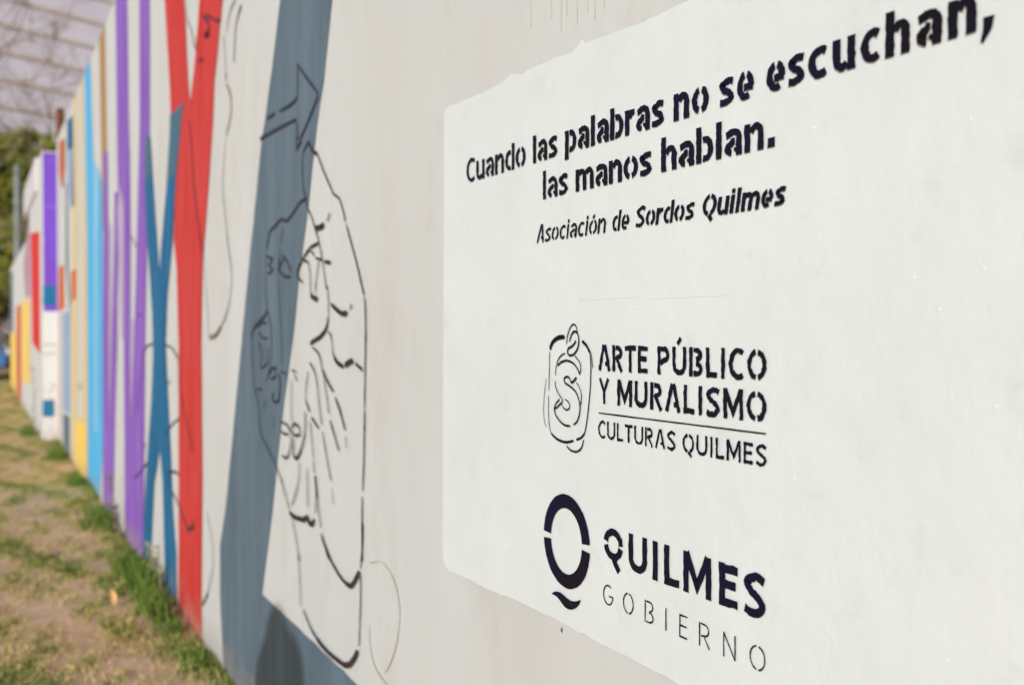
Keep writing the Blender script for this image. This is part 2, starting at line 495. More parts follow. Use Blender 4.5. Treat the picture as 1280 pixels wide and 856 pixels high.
arrow = [
 ('A', 1.5, [(470,730),(515,700)]), ('A', 1.1, [(545,685),(600,655),(640,622),(655,600)]), ('A', .8, [(655,600),(658,500),(655,398)]),
 ('A', 1.3, [(655,395),(720,488),(783,572)]), ('A', 1.1, [(783,572),(778,610),(725,740),(675,853),('B',375,75),('B',352,118)]),
 ('A', .8, [(648,735),(655,790),(657,853),('B',352,60),('B',353,115)]), ('A', 1.2, [('B',160,74),(430,852),(540,790),(648,735)])]
draw('arrow_drawing', arrow, m_lined, 5, 0.0085, smooth=False)
hand_out = [
 ('B',1.5,[(405,98),(416,80),(440,124),(462,135)]),('B',1.0,[(462,135),(480,182),(500,235),(545,340)]),('B',1.3,[(545,345),(585,380)]),('B',.75,[(585,380),(602,440),(615,500)]),
 ('B',1.0,[(620,515),(645,610),(675,720),(705,850),('C',715,122)]),('C',1.0,[(717,132),(722,200),(724,320),(722,450),(720,600),(718,730)]),('C',1.0,[(718,752),(718,850),('D',718,50)]),
 ('D',1.0,[(718,75),(716,200),(714,330),(708,485)]),('D',1.0,[(706,515),(705,640),(705,760),(705,850),('E',893,60),('E',891,180),('E',882,275)]),('E',.9,[(882,300),(883,400),(882,470),(875,660)]),
 ('B',.9,[(405,95),(388,140),(384,230),(390,330),(405,375)]),('B',.7,[(405,375),(411,420),(435,480),(460,560),(480,640),(495,730),(512,850),('C',518,80),('C',524,160),('C',524,235)]),
 ('C',1.5,[(524,235),(512,300),(480,345),(440,370),(428,386)]),
 ('B',2.0,[(450,535),(480,530),(500,515)]),('B',1.2,[(518,498),(532,455)]),
 ('B',1.5,[(470,615),(430,635)]),('B',1.1,[(430,635),(392,690),(366,745),(357,790),(372,810),(385,825)]),('B',1.0,[(387,705),(400,708),(416,718)]),('B',1.4,[(430,655),(447,678)]),('B',1.3,[(455,695),(490,703)]),('B',1.8,[(505,715),(535,718)]),
 ('B',.6,[(418,718),(426,780),(428,850),('C',428,60),('C',430,118)]),('B',.6,[(475,700),(462,790),(455,850),('C',457,60),('C',455,115)]),('C',2.0,[(430,122),(448,138),(466,142)]),
 ('C',1.8,[(540,170),(575,205),(605,222),(625,215)]),('C',1.2,[(640,200),(651,172)]),
 ('C',.7,[(525,318),(540,345),(550,430),(560,460)]),('C',1.7,[(558,458),(578,487),(605,503)]),('C',1.8,[(615,498),(635,482),(657,472)]),('C',2.0,[(672,488),(706,520)]),
 ('C',.9,[(440,402),(470,430),(486,480),(492,520)]),('C',1.1,[(492,520),(520,580),(552,640)]),('C',1.0,[(562,668),(590,745),(615,845)]),
 ('C',.8,[(425,480),(450,530),(465,600),(475,700),(488,800),('D',490,130)]),('C',.7,[(418,530),(405,620),(404,690)]),('C',1.5,[(405,690),(425,745)]),('C',1.5,[(435,775),(472,832)]),
 ('C',.8,[(500,540),(515,650),(530,760)]),('C',1.0,[(535,790),(552,850),('D',560,190),('D',582,270)]),
 ('D',1.0,[(568,0),(595,80),(616,158)]),('D',.9,[(619,190),(622,250)]),('D',.7,[(495,165),(520,320),(541,430)]),('D',.8,[(545,470),(552,555)]),
 ('D',.8,[(428,110),(438,220),(445,310)]),('D',1.1,[(445,320),(451,390)]),('D',1.0,[(453,400),(461,500),(456,605)]),('D',.8,[(457,400),(470,550),(485,680)]),
 ('D',1.0,[(488,710),(530,850),('E',690,110)]),('E',1.2,[(695,130),(740,240),(790,325),(825,358)]),('E',1.8,[(810,348),(835,362),(852,345),(880,290)]),
 ('D',1.0,[(270,112),(300,128),(322,165),(325,210),(318,270),(298,308),(276,290)]),('D',.9,[(272,160),(290,180),(310,176)]),('D',1.0,[(333,140),(350,124),(370,148),(370,180),(345,186),(334,165)]),
 ('D',1.3,[(340,200),(338,270),(350,310),(372,282),(392,215),(402,150),(402,60)]),
 ('D',.5,[(370,330),(368,420),(350,500),(330,560)]),('D',.5,[(412,360),(414,460),(416,570)]),
 ('D',2.0,[(318,598),(345,622),(372,632),(395,636),(412,625),(425,655),(440,660),(450,632)]),
 ('D',.7,[(330,620),(350,720),(370,850),('E',575,200),('E',583,330),('E',588,460)]),('E',.9,[(600,480),(640,575),(670,625)]),('E',1.6,[(665,618),(700,665),(760,722),(810,757)]),('E',2.1,[(800,752),(830,752),(853,722),(872,684)]),
 ('D',.7,[(245,350),(275,430),(300,520),(320,592)]),('C',.6,[(328,575),(328,700),(332,830),('D',328,160)]),('C',1.2,[(345,545),(357,580)]),('C',1.0,[(330,522),(352,530)]),
]
draw('hand_drawing', [(a, max(.85, k), p) for a, k, p in hand_out], m_line, 5, 0.0066)
hand_slate = [
 ('B',1.2,[(405,378),(370,400),(330,460),(300,500)]),('B',1.2,[(300,500),(270,490),(240,520),(210,555),(200,600),(190,650)]),
 ('B',.9,[(282,540),(265,610)]),('B',.6,[(262,640),(256,740),(255,850),('C',262,200),('C',270,330),('C',276,500)]),
 ('B',1.1,[(195,688),(222,700),(206,735),(224,758),(200,782)]),('B',1.2,[(262,690),(258,750),(285,790),(320,796)]),('B',1.0,[(275,680),(300,710),(322,765)]),('B',.9,[(250,760),(285,700)]),
 ('B',.7,[(192,660),(188,760),(187,850),('C',186,100),('C',195,195)]),('C',1.3,[(195,195),(182,235),(135,280)]),('C',1.2,[(135,280),(116,320),(112,360)]),
 ('C',.8,[(112,360),(115,450),(125,600),(145,700),(160,850),('D',180,220),('D',245,350)]),
 ('C',.8,[(200,205),(216,300),(218,420),(208,520),(190,585)]),('C',1.0,[(135,295),(165,272),(192,272)]),('C',.9,[(150,318),(172,352),(196,350)]),
 ('C',.8,[(150,370),(163,430),(162,505),(185,500),(200,465),(198,400)]),('C',.8,[(178,370),(180,480)]),
 ('C',1.2,[(205,545),(222,515),(245,512)]),('C',1.2,[(240,520),(238,560),(215,570)]),('C',1.3,[(260,540),(266,600),(258,680),(240,694),(226,680),(228,640)]),('C',1.3,[(272,530),(298,545)]),
 ('C',1.2,[(140,622),(168,628)]),('C',.7,[(190,680),(180,730)]),('C',.8,[(230,760),(232,840)]),
]
draw('hand_drawing', hand_slate, m_lined, 5, 0.0068)
side_lines = [
 ('F',1.0,[(935,0),(905,60),(885,150),(878,220)]),('F',2.2,[(975,35),(955,95)]),('F',1.3,[(955,95),(938,180),(930,300),(925,420)]),('F',.8,[(855,240),(865,340),(872,470)]),
 ('F',2.0,[(873,475),(872,540)]),('F',1.2,[(875,560),(900,620),(908,700),(902,780),('G',500,60)]),
 ('G',.9,[(500,60),(490,190),(488,260),(505,450),(522,580),(520,640),(508,720),(480,790),(450,826)]),('G',2.0,[(480,790),(460,822),(437,830)]),('G',.7,[(412,490),(424,640),(435,825)]),
 ('E',.8,[(118,0),(140,120),(150,230),(140,320),(122,400)]),('E',1.8,[(122,400),(105,440),(90,455)]),
 ('F',1.0,[(605,0),(612,120),(640,200),(655,280),(668,330)]),
]
draw('contour_drawing', side_lines, m_sideline, 5, 0.0085)
scrib = [
 ('F',2.2,[(720,110),(750,140),(760,200),(735,240),(765,230)]),('F',2.2,[(690,405),(722,395)]),('F',1.3,[(745,100),(810,140),(835,130)]),('F',1.1,[(540,130),(535,170)]),('F',1.2,[(672,240),(680,340)]),
 ('G',1.3,[(360,0),(370,120),(380,260),(400,440),(412,500)]),('G',1.1,[(135,440),(160,490)]),('G',1.1,[(165,745),(180,745)]),
 ('H',1.4,[(208,84),(186,92),(172,120),(168,180),(158,250),(150,330)]),('H',1.4,[(248,88),(272,98),(292,130),(298,165)]),('H',1.2,[(298,165),(300,230),(318,320),(335,400),(352,472)]),
 ('H',1.2,[(258,225),(270,218)]),('H',1.2,[(250,410),(275,372),(300,350)]),('H',1.4,[(170,440),(182,450)]),('H',1.6,[(190,505),(175,522),(150,555),(140,560)]),('H',1.8,[(262,540),(285,540),(296,550)]),
 ('H',1.2,[(262,530),(272,600),(290,640),(315,700),(335,750)]),('H',2.2,[(330,752),(342,738),(352,742),(350,712)]),
]
m_scr = mat('line_on_red', srgb(96, 44, 66), 0.7, srgb(120, 52, 72), scale=14)
draw('scribble_drawing', [q for q in scrib if q[0] != 'H'], m_scr, 6, 0.009)
draw('scribble_drawing', [q for q in scrib if q[0] == 'H'], m_lined, 6, 0.0065)
draw('rust_drip', [('A', k, [((x-240)*4.919, y0*4.919), ((x-240.5)*4.919, (y0+y1)/2*4.919), ((x-240)*4.919, y1*4.919)]) for x, y0, y1, k in
    ((664,-40,34,1),(690,-60,22,.8),(702,-60,38,1.3),(709,-50,20,.8),(722,-60,30,1.2),(735,-60,14,1),(744,-60,24,1.2),(756,-60,9,.8))], m_drip, 1, 0.0035)
draw('scribble_drawing', [('H',1.6,[(-14,286),(-6,292)]), ('H',1.2,[(-62,232),(-52,226),(-50,240),(-60,246),(-64,236)])], m_faint, 6, 0.008)
draw('faint_circle', [('E',1,[(925,245),(975,240),(1025,290),(1060,380),(1075,500),(1060,640),(1030,740),(1000,790)]),('E',1,[(925,560),(930,680),(960,780),(1010,850)])], m_fainttan, 5, 0.0045)

# ------------------------------------------------------------------ white panel
tp = [(557,150),(558,140),(562,134),(572,130.5),(577,129),(600,118),(622,106),(634,99),(640,92),(646,93),(652,94),(690,76),(716,65),(724,58),(729,50),(734,54),(760,45),(795,31),(830,17),(880,-4),(950,-34),(1100,-96),(1300,-180)]
bp_ = [(1300,1082),(1100,980),(950,903),(846,853.5),(812,834),(787,818.5),(750,801),(714,784),(700,776),(656,753.5),(615,737),(590,724),(572,718),(562,713),(556.5,704),(555,680),(555.5,500),(556.5,300)]
pts = [W(*p) for p in tp + bp_]
pts2 = []
for i in range(len(pts)):
    a, b = pts[i], pts[(i+1) % len(pts)]
    k = max(1, int(math.hypot(a[0]-b[0], a[1]-b[1]) / 0.012))
    for j in range(k):
        t = j / k
        pts2.append((a[0] + (b[0]-a[0])*t + random.gauss(0, .0005), a[1] + (b[1]-a[1])*t + random.gauss(0, .0005) + .0018*math.sin(len(pts2)*.31)*math.sin(len(pts2)*.083)))
panel = obj('white_panel', [(x, 3*LAY, z) for x, z in pts2], [tuple(range(len(pts2)))], m_panel, wall1)
panel['label'] = 'white painted rectangle carrying the stencilled slogan and emblems'
# low ridges and crumbs of plaster under the white coat
mb = MB()
for (r, x0, x1) in ((-0.0475, 725, 800), (-0.0440, 812, 915)):
    for k in range(10):
        a = U(x0 + (x1-x0)*k/10); b = U(x0 + (x1-x0)*(k+1)/10)
        mb.box((b, 0.003, ZR(r) + random.uniform(-.0005,.0005)), (a, 0.0031, ZR(r) + 0.0010))
for i in range(70):
    px, py = random.uniform(570, 1275), random.uniform(60, 840)
    c = W(px, py)
    if not (ZR(0.49) < c[1] < ZR(-0.45)): continue
    r = random.choice((0.0006, 0.0008, 0.0011, 0.0015))
    a0 = random.uniform(0, 3)
    k = len(mb.v)
    for j in range(6):
        t = a0 + j * math.pi / 3
        mb.v.append((c[0] + r*math.cos(t)*random.uniform(.7,1.3), 0.0026, c[1] + r*math.sin(t)*random.uniform(.7,1.3)))
    mb.v.append((c[0], 0.0027 + r*0.7, c[1]))
    mb.f += [(k+j, k+(j+1) % 6, k+6) for j in range(6)]
mb.build('plaster_crumb', m_panel, panel)['kind'] = 'stuff'

# ------------------------------------------------------------------ stencil alphabet (unit = x-height or cap height)
def arc(cx, cy, rx, ry, a0, a1, n=14):
    return [(cx + rx*math.cos(math.radians(a0+(a1-a0)*i/n)), cy + ry*math.sin(math.radians(a0+(a1-a0)*i/n))) for i in range(n+1)]
def G(ch, w, s, asc):
    h = s / 2
    if ch == 'o':   return [arc(w/2-.012,.5,w/2-h,.5-h*.74,100,256), arc(w/2+.012,.5,w/2-h,.5-h*.74,76,-78)]
    if ch == 'l':   return [[(w/2,0),(w/2,asc)]]
    if ch == 'i':   return [[(w/2,0),(w/2,1)], [(w/2,1.09),(w/2,asc)]]
    if ch == 'n' or ch == 'h':
        return [[(h,0),(h,asc if ch=='h' else 1.0)], [(s+.035,.70)] + arc(w*.60,.62,w*.40-h,.38-h*.72,128,0,10) + [(w-h,0)]]
    if ch == 'm':
        q = (w + s) / 2
        r = (q - s*.9) / 2
        return [[(h,0),(h,1.0)], [(s+.03,.72)] + arc(q-h-r*.8,.62,r*.8,.38-h*.72,125,0,8) + [(q-h,0)], [(q+.03,.72)] + arc(w-h-r*.8,.62,r*.8,.38-h*.72,125,0,8) + [(w-h,0)]]
    if ch == 'u':   return [[(h,1)] + arc(w*.42,.36,w*.42-h,.36-h*.75,180,300,10) + [(w-s-.03,.24)], [(w-h,1),(w-h,0)]]
    if ch == 'r':   return [[(h,0),(h,1)], [(s+.02,.68),(w*.62,.86),(w,.86)]]
    if ch == 'a':
        return [[(.10*w,.78)] + arc(w*.52,.66,w*.48-h,.34-h*.72,128,0,10) + [(w-h,0)], [(w-s-.06,.53),(w*.46,.53)] + arc(w*.42,.29,w*.42-h,.26-h*.6,100,270,8), [(w-s-.05,.14),(w-s+.04,.24)]]
    if ch == 's' or ch == 'S':
        return [catmull([(w*.93,.83),(w*.62,1-h*.78),(w*.36,.97-h),(h*1.02,.74),(w*.34,.57),(w*.66,.44),(w-h*1.02,.27),(w*.64,h*1.0),(w*.36,h*.78),(w*.05,.15)],4)]
    if ch == 'c' or ch == 'C': return [arc(w*.62,.5,w*.62-h,.5-h*.74,52,308,16)]
    if ch == 'e':   return [arc(w/2,.5,w/2-h,.5-h*.74,100,305,14), arc(w/2,.5,w/2-h,.5-h*.74,76,10,6) + [(w-h*.8,.45)], [(w-s*.2,.44),(s+.05,.44)]]
    if ch == 'p':   return [[(h,-.27),(h,1)], arc(w*.52,.5,w*.48-h,.5-h*.74,112,-112,14)]
    if ch == 'b':   return [[(h,0),(h,asc)], arc(w*.52,.5,w*.48-h,.5-h*.74,112,-112,14)]
    if ch == 'd':   return [[(w-h,0),(w-h,asc)], arc(w*.48,.5,w*.48-h,.5-h*.74,68,292,14)]
    if ch == '.':   return [[(w/2,0),(w/2,s*1.1)]]
    if ch == ',':   return [[(w*.62,.30),(w*.60,.02),(w*.15,-.33)]]
    # capitals, cap height 1
    if ch == 'A':   return [[(h*.8,0),(w*.46,1)], [(w-h*.8,0),(w*.55,1)], [(w*.56,.27),(w*.78,.27)]]
    if ch == 'R':   return [[(h,0),(h,1)], [(s+.05,1-h)] + arc(w*.5,.72,w*.44-h,.28-h,90,-90,8) + [(s+.05,.44)], [(w*.48,.44),(w-h*.8,0)]]
    if ch == 'P':   return [[(h,0),(h,1)], [(s+.02,1-h)] + arc(w*.5,.70,w*.5-h,.30-h,90,-90,8) + [(s*.9,.40)]]
    if ch == 'B':   return [[(h,0),(h,1)], [(s+.05,1-h)] + arc(w*.5,.745,w*.46-h,.255-h,90,-90,8), arc(w*.5,.27,w*.5-h,.27-h,90,-90,8) + [(s+.05,h)]]
    if ch == 'T':   return [[(0,1-h),(w,1-h)], [(w/2,0),(w/2,1-s*.7)]]
    if ch == 'E':   return [[(h,0),(h,1)], [(s*.8,1-h),(w,1-h)], [(s*.8,.52),(w*.9,.52)], [(s*.8,h),(w,h)]]
    if ch == 'U':   return [[(h,1)] + arc(w/2,.36,w/2-h,.36-h,180,360,14) + [(w-h,1)]]
    if ch == 'L':   return [[(h,1),(h,0)], [(s*.8,h),(w,h)]]
    if ch == 'I':   return [[(w/2,0),(w/2,1)]]
    if ch == 'O':   return [arc(w/2-.01,.5,w/2-h,.5-h,97,263), arc(w/2+.01,.5,w/2-h,.5-h,83,-83)]
    if ch == 'o2':  return [arc(w/2,.5,w/2-h,.5-h,170,-5), arc(w/2,.5,w/2-h,.5-h,188,345)]
    if ch == 'Q':   return [arc(w/2-.01,.5,w/2-h,.5-h,97,263), arc(w/2+.01,.5,w/2-h,.5-h,83,-75), [(w*.5,.06),(w*.78,-.16)]]
    if ch == 'Qh':  return [arc(w/2,.55,w/2-h,.45-h,172,2), arc(w/2,.55,w/2-h,.45-h,190,350), [(w*.52,.16),(w*.62,.02),(w*.80,-.14)]]
    if ch == 'Y':   return [[(h*.8,1),(w/2,.46),(w-h*.8,1)], [(w/2,.52),(w/2,0)]]
    if ch == 'M':   return [[(h,0),(h,1)], [(w-h,0),(w-h,1)], [(h*1.2,.98),(w/2,.22),(w-h*1.2,.98)]]
    if ch == 'N':   return [[(h,0),(h,1)], [(w-h,0),(w-h,1)], [(h*1.3,.97),(w-h*1.3,.03)]]
    if ch == 'G':   return [arc(w*.53,.5,w*.5-h,.5-h,55,350,16) + [(w-h,.46)], [(w-h*.2,.46),(w*.62,.46)]]
    return []
WID = dict(o=.92,l=.34,i=.34,n=.90,h=.90,m=1.36,u=.90,r=.62,a=.86,s=.76,c=.76,e=.86,p=.90,b=.90,d=.90,A=.66,R=.56,T=.56,E=.48,P=.56,U=.62,B=.58,L=.46,I=.2,C=.58,O=.68,Y=.6,M=.74,S=.54,Q=.68,G=.62,N=.64)
WID['.'] = .32; WID[','] = .36

def letter(ch, uL, uR, z0, zx, zasc, s, shear=0, accent=False, jit=0.0, layer=5, style=None, mater=None):
    xh = zx - z0
    w = (uL - uR) / xh
    asc = (zasc - z0) / xh
    con = .30 if (ch.islower() or shear_caps) and ch not in '.,' else .10
    sc = asc if ch in 'CASQ' and shear_caps else 1.0
    strokes = G(style or ch, w / sc, s / sc, asc)
    mb = MB()
    y = layer * LAY
    for st in strokes:
        sw = s
        if ch == '.': sw = w * 0.95
        if ch == ',': sw = [w*.80, w*.72, w*.22]
        q = [(px*sc, py*sc) for px, py in st]
        # points between far-apart ones, so that edges are hand-cut
        qq = [q[0]]
        for a, b in zip(q, q[1:]):
            L = math.hypot(b[0]-a[0], b[1]-a[1])
            k = max(1, int(L / 0.13)) if not isinstance(sw, list) else 1
            for j in range(1, k+1):
                qq.append((a[0]+(b[0]-a[0])*j/k, a[1]+(b[1]-a[1])*j/k))
        v, f = ribbon(qq, sw, jit, False, con)
        b0 = len(mb.v)
        mb.v += [(uL - (x + shear*z)*xh, y, z0 + z*xh) for x, z in v]
        mb.f += [tuple(i + b0 for i in fc) for fc in f]
        y += 0.00005
    if accent:
        t = 1.0 if ch in 'oi' else 1.0
        v, f = ribbon([(w*.38, t+.09), (w*.62, t+.30)], s*.8)
        b0 = len(mb.v)
        mb.v += [(uL - (x + shear*z)*xh, y, z0 + z*xh) for x, z in v]
        mb.f += [tuple(i + b0 for i in fc) for fc in f]
    return mb.build('letter', mater or m_ink, panel)

shear_caps = True
def word(txt, pxL, pxR, rb, rx, rasc, s, gap=.14, shear=0, jit=.013, sub={}, widths={}):
    """a stencilled word between two measured ends; rows given as ratios of the wall"""
    py = VY + rb * ((pxL + pxR) / 2 - VX)
    uL = W(pxL, VY + (rb+rx)/2 * (pxL - VX))[0]
    uR = W(pxR, VY + (rb+rx)/2 * (pxR - VX))[0]
    cs = [(c, c in 'óÚ') for c in txt]
    base = {'ó': 'o', 'Ú': 'U'}
    ws = [widths.get(c, WID[base.get(c, c)]) for c, _ in cs]
    ws = [max(x, s) for x in ws]
    tot = sum(ws) + gap * (len(ws) - 1)
    z0, zx, za = ZR(rb), ZR(rx), ZR(rasc)
    sh = shear * (zx - z0)
    k = (uL - uR - sh*0.9) / tot
    u = uL
    for (c, acc), wd in zip(cs, ws):
        cc = base.get(c, c)
        letter(cc, u, u - wd*k, z0, zx, za, s, shear, acc, jit, style=sub.get(cc))
        u -= (wd + gap) * k

def letters_at(seq, rb, rx, rasc, s, jit=.013, sub={}, x0=0, sc=1):
    for c, a, b in seq:
        a, b = x0 + a / sc, x0 + b / sc
        uL = W(a, VY + (rb+rx)/2 * (a - VX))[0]
        uR = W(b, VY + (rb+rx)/2 * (b - VX))[0]
        letter(c, uL, uR, ZR(rb), ZR(rx), ZR(rasc), s, 0, False, jit, style=sub.get(c))

B1 = (-.2955, -.3335, -.3445)
word('Cuando', 585.8, 660, *B1, .29, gap=.13, widths={'C': 1.0})
word('las', 668.9, 700, *B1, .31, gap=.10)
word('palabras', 709.5, 834, *B1, .335, gap=.09)
word('no', 845.7, 890, *B1, .34)
word('se', 903, 947.2, *B1, .33)
letters_at([('e',262,340),('s',348,417),('c',430,510),('u',528,620),('c',640,722),('h',740,840),('a',862,968),('n',990,1106),(',',1120,1175)], *B1, .34, x0=880, sc=3.2)
B2 = (-.2275, -.2635, -.2768)
word('las', 681.3, 713.2, *B2, .30, gap=.10)
word('manos', 722.8, 818.5, *B2, .335, gap=.10)
word('hablan', 830.1, 959, *B2, .345, gap=.10)
letters_at([('.', 963.4, 973.2)], *B2, .3)
B3 = (-.1525, -.1765, -.1843)
word('Asociación', 674, 761.5, *B3, .25, gap=.13, shear=.2, widths={'A': 1.0})
word('de', 768, 791, *B3, .27, gap=.14, shear=.2)
word('Sordos', 797.5, 872.7, *B3, .31, gap=.10, shear=.2, widths={'S': .9})
word('Quilmes', 880.6, 987.6, *B3, .34, gap=.09, shear=.2, widths={'i': .36, 'l': .36, 'Q': 1.15})
shear_caps = False
C1 = (.0662, .0252, .0252)
word('ARTE', 751.5, 813.3, *C1, .195, gap=.10)
word('PÚBLICO', 825.5, 962, *C1, .2, gap=.13)
C2 = (.1188, .0785, .0785)
word('Y', 752.2, 764.9, *C2, .165)
word('MURALISMO', 775.1, 962, *C2, .205, gap=.13)
C3 = (.1742, .1462, .1462)
word('CULTURAS', 751.1, 848.1, *C3, .165, gap=.13)
word('QUILMES', 857, 962.7, *C3, .18, gap=.13)
C4 = (.3698, .3120, .3120)
letters_at([('Q',72,168),('U',195,287),('I',315,340),('L',372,447),('M',467,607),('E',645,738),('S',767,877)], *C4, .225, x0=740, sc=3.963, sub={'Q': 'Qh'}, jit=.008)
C5 = (.4372, .4040, .4040)
letters_at([('G',67,118),('O',168,220),('B',275,320),('I',375,387),('E',447,487),('R',545,600),('N',665,728),('O',797,875)], *C5, .085, x0=740, sc=3.963, jit=.006)
# rule under the two upper lines
mb = MB()
n = 24
zr = ZR(.1345)
q = [(U(752) + (U(962) - U(752)) * i / n, zr + (ZR(.1322) - zr) * i / n) for i in range(n+1)]
add_rib(mb, q, .0017, 5*LAY, .0001)
mb.build('rule_line', m_ink, panel)
# emblem: ring Q
def ringpart(a0, a1, cx, cz, R, ri_x, ri_z, off=0.0):
    n = 30
    v, f = [], []
    for i in range(n+1):
        t = math.radians(a0 + (a1-a0)*i/n)
        c_, s_ = math.cos(t), math.sin(t)
        v.append((cx - R*c_ + random.gauss(0, .0002), 5*LAY, cz + R*s_ + random.gauss(0, .0002)))
        v.append((cx - ri_x*c_, 5*LAY, cz + off + ri_z*s_))
    for i in range(n):
        f.append((2*i, 2*i+1, 2*i+3, 2*i+2))
    return v, f
uA, uB = U(683.0, 666), U(740.9, 684)
R_ = (uA - uB) / 2
cu = (uA + uB) / 2
czr = W(712, 676)
mb = MB()
for a0, a1 in ((5, 176), (184.5, 355.5)):
    v, f = ringpart(a0, a1, cu, czr[1], R_ * 1.0, R_*.67, R_*.70, 0.0)
    b = len(mb.v); mb.v += v; mb.f += [tuple(i+b for i in q) for q in f]
mb.build('ring_emblem', m_ink, panel)
sw = [(108,672),(120,661),(135,657),(160,662),(180,678),(200,697),(222,712),(245,717),(265,713),(282,708),(275,730),(262,748),(245,761),(225,766),(205,763),(188,752),(172,732),(155,708),(140,690),(125,680)]
obj('ring_tail', [(zp('N', *p)[0], 5*LAY, zp('N', *p)[1]) for p in sw], [tuple(range(len(sw)))], m_ink, panel)
emb = [
 ('L',3.4,[(95,212),(100,185),(118,158),(145,142),(176,140)]),('L',.9,[(92,222),(90,300),(87,440)]),('L',.9,[(85,470),(85,560),(90,640),(100,680)]),('L',1.9,[(100,680),(128,709),(165,727),(195,730),(226,722)]),
 ('L',2.4,[(275,163),(300,188),(318,225)]),('L',1.4,[(318,225),(325,290),(323,400),(317,480),(308,570),(298,640),(290,680)]),('L',1.7,[(290,680),(270,705),(243,717)]),
 ('L',.8,[(308,195),(325,230),(332,270),(336,315)]),('L',.7,[(73,370),(62,470),(58,560),(65,620),(75,645)]),('L',1.4,[(188,750),(210,775),(243,784),(270,765),(285,718)]),
 ('L',1.2,[(188,180),(193,135),(205,95),(222,70),(240,76),(250,112)]),('L',1.6,[(205,165),(215,130),(232,108),(250,120),(258,160),(250,205),(230,235),(208,243),(195,230),(198,205),(218,192),(235,172),(240,158)]),
 ('L',1.0,[(125,355),(129,312),(140,270),(158,243),(180,231)]),('L',1.5,[(137,300),(160,280),(190,272),(225,286),(250,318),(263,350)]),('L',1.1,[(263,350),(269,318),(262,280),(235,245)]),
 ('L',1.8,[(245,366),(228,388),(213,396)]),('L',1.5,[(213,396),(206,372),(192,362),(176,372),(180,396),(210,417),(240,447),(258,490),(265,530),(262,570),(250,610),(228,633)]),
 ('L',1.5,[(210,638),(180,635),(150,610),(127,575),(118,540)]),('L',1.2,[(118,545),(128,515),(150,488)]),('L',1.0,[(245,395),(265,430),(274,480),(266,530)]),
 ('L',1.1,[(125,385),(128,420),(145,460),(165,490),(162,515),(175,540),(195,548),(207,530),(200,505),(180,488)]),('L',1.2,[(118,546),(140,530),(160,508)]),
]
draw('scroll_emblem', emb, m_ink, 5, 0.0019, parent=panel, jit=.0001)

# small bolt mark on the wall below the panel
bm = MB(); c = W(703, 787)
bm.tube([(c[0], 0.0005, c[1]+.004), (c[0]-.0006, 0.002, c[1]), (c[0], 0.0005, c[1]-.004)], [.0006, .0013, .0004], 6)
bm.build('paint_nick', m_line, wall1)

# brown post rising behind the joint of the two walls
m_brown = mat('rusty_brown', srgb(112, 70, 52), 0.8, srgb(88, 54, 42), scale=9)
pb = at_depth(76.5, VY, 15.0)
mb = MB().tube([(pb.x, pb.y, 0), (pb.x, pb.y, at_depth(76.5, 136, 15.0).z)], 0.05, 8)
tag(mb.build('brown_post', m_brown), 'rusty brown post rising behind the joint of the two walls', 'post')
m_grey = mat('galvanised_grey', srgb(130, 140, 140), 0.6, srgb(112, 122, 124), scale=12)
gp = at_depth(22.5, VY, 29.0)
gr = thing('lamp_post', (gp.x, gp.y, 0), 'slim grey post standing beyond the low yellow striped wall', 'post')
MB().tube([(0, 0, 0), (0, 0, at_depth(22, 207, 29).z)], [0.085, 0.07], 10).build('pole', m_grey, gr)
MB().tube([(0, 0, 0), (0, 0, 0.25)], [0.16, 0.10], 10).build('base', m_grey, gr)

# ------------------------------------------------------------------ pale clad building behind
DB = 36.0
pB = at_depth(60, VY, DB)
fd = Vector((math.cos(math.radians(59)), -math.sin(math.radians(59)), 0))     # along the facade
phi = math.atan((1530 - 640) / F)
ang = -(TH + phi) + 0                                                       # heading of the facade vanishing point
fd = Vector((math.cos(ang), math.sin(ang), 0))
fn = Vector((-fd.y, fd.x, 0))
if fn.dot(CAM - pB) < 0: fn = -fn
bx = thing('clad_building', (pB.x, pB.y, 0), 'large pale lilac clad building with tan horizontal joints behind the trees', 'building', rz=math.atan2(fd.y, fd.x))
m_clad = mat('cladding_lilac', srgb(226, 223, 238), 0.7, srgb(218, 215, 230), scale=0.6)
m_joint = mat('joint_tan', srgb(214, 204, 200), 0.8, srgb(206, 196, 192), scale=3)
sgn = 1 if (Matrix.Rotation(-math.atan2(fd.y, fd.x), 3, 'Z') @ fn).y > 0 else -1
MB().box((-16, -sgn*0.1 if sgn < 0 else -9, 0), (30, 9 if sgn < 0 else -0.1, 15.5)).build('wall', m_clad, bx)
step = 33 / F * DB * math.cos(math.radians(25)) * 1.0
zz = at_depth(60, 12, DB).z
k0 = zz % step
rows = []
z = k0 - step
pm = None
while z < 15.4:
    if z + step > 0.2:
        z0_, z1_ = max(0, z + 0.07), z + step - 0.07
        if pm is None and z > 0:
            mm = MB(); mm.box((-16.05, 0.0, 0), (30.05, 0.05, z1_ - z0_)); 
            pm = mm.build('cladding_panel', m_clad, bx); pm.location = (0, 0 if sgn > 0 else -0.05, z0_)
            mm = MB(); mm.box((-16.08, -0.05, 0), (30.08, 0.052, 0.14))
            pj = mm.build('joint_rail', m_joint, bx); pj.location = (0, 0 if sgn > 0 else -0.04, z + step - 0.07)
        elif pm is not None:
            c = pm.copy(); COL.objects.link(c); c.location = (0, pm.location.y, z0_)
            c = pj.copy(); COL.objects.link(c); c.location = (0, pj.location.y, z + step - 0.07)
    z += step

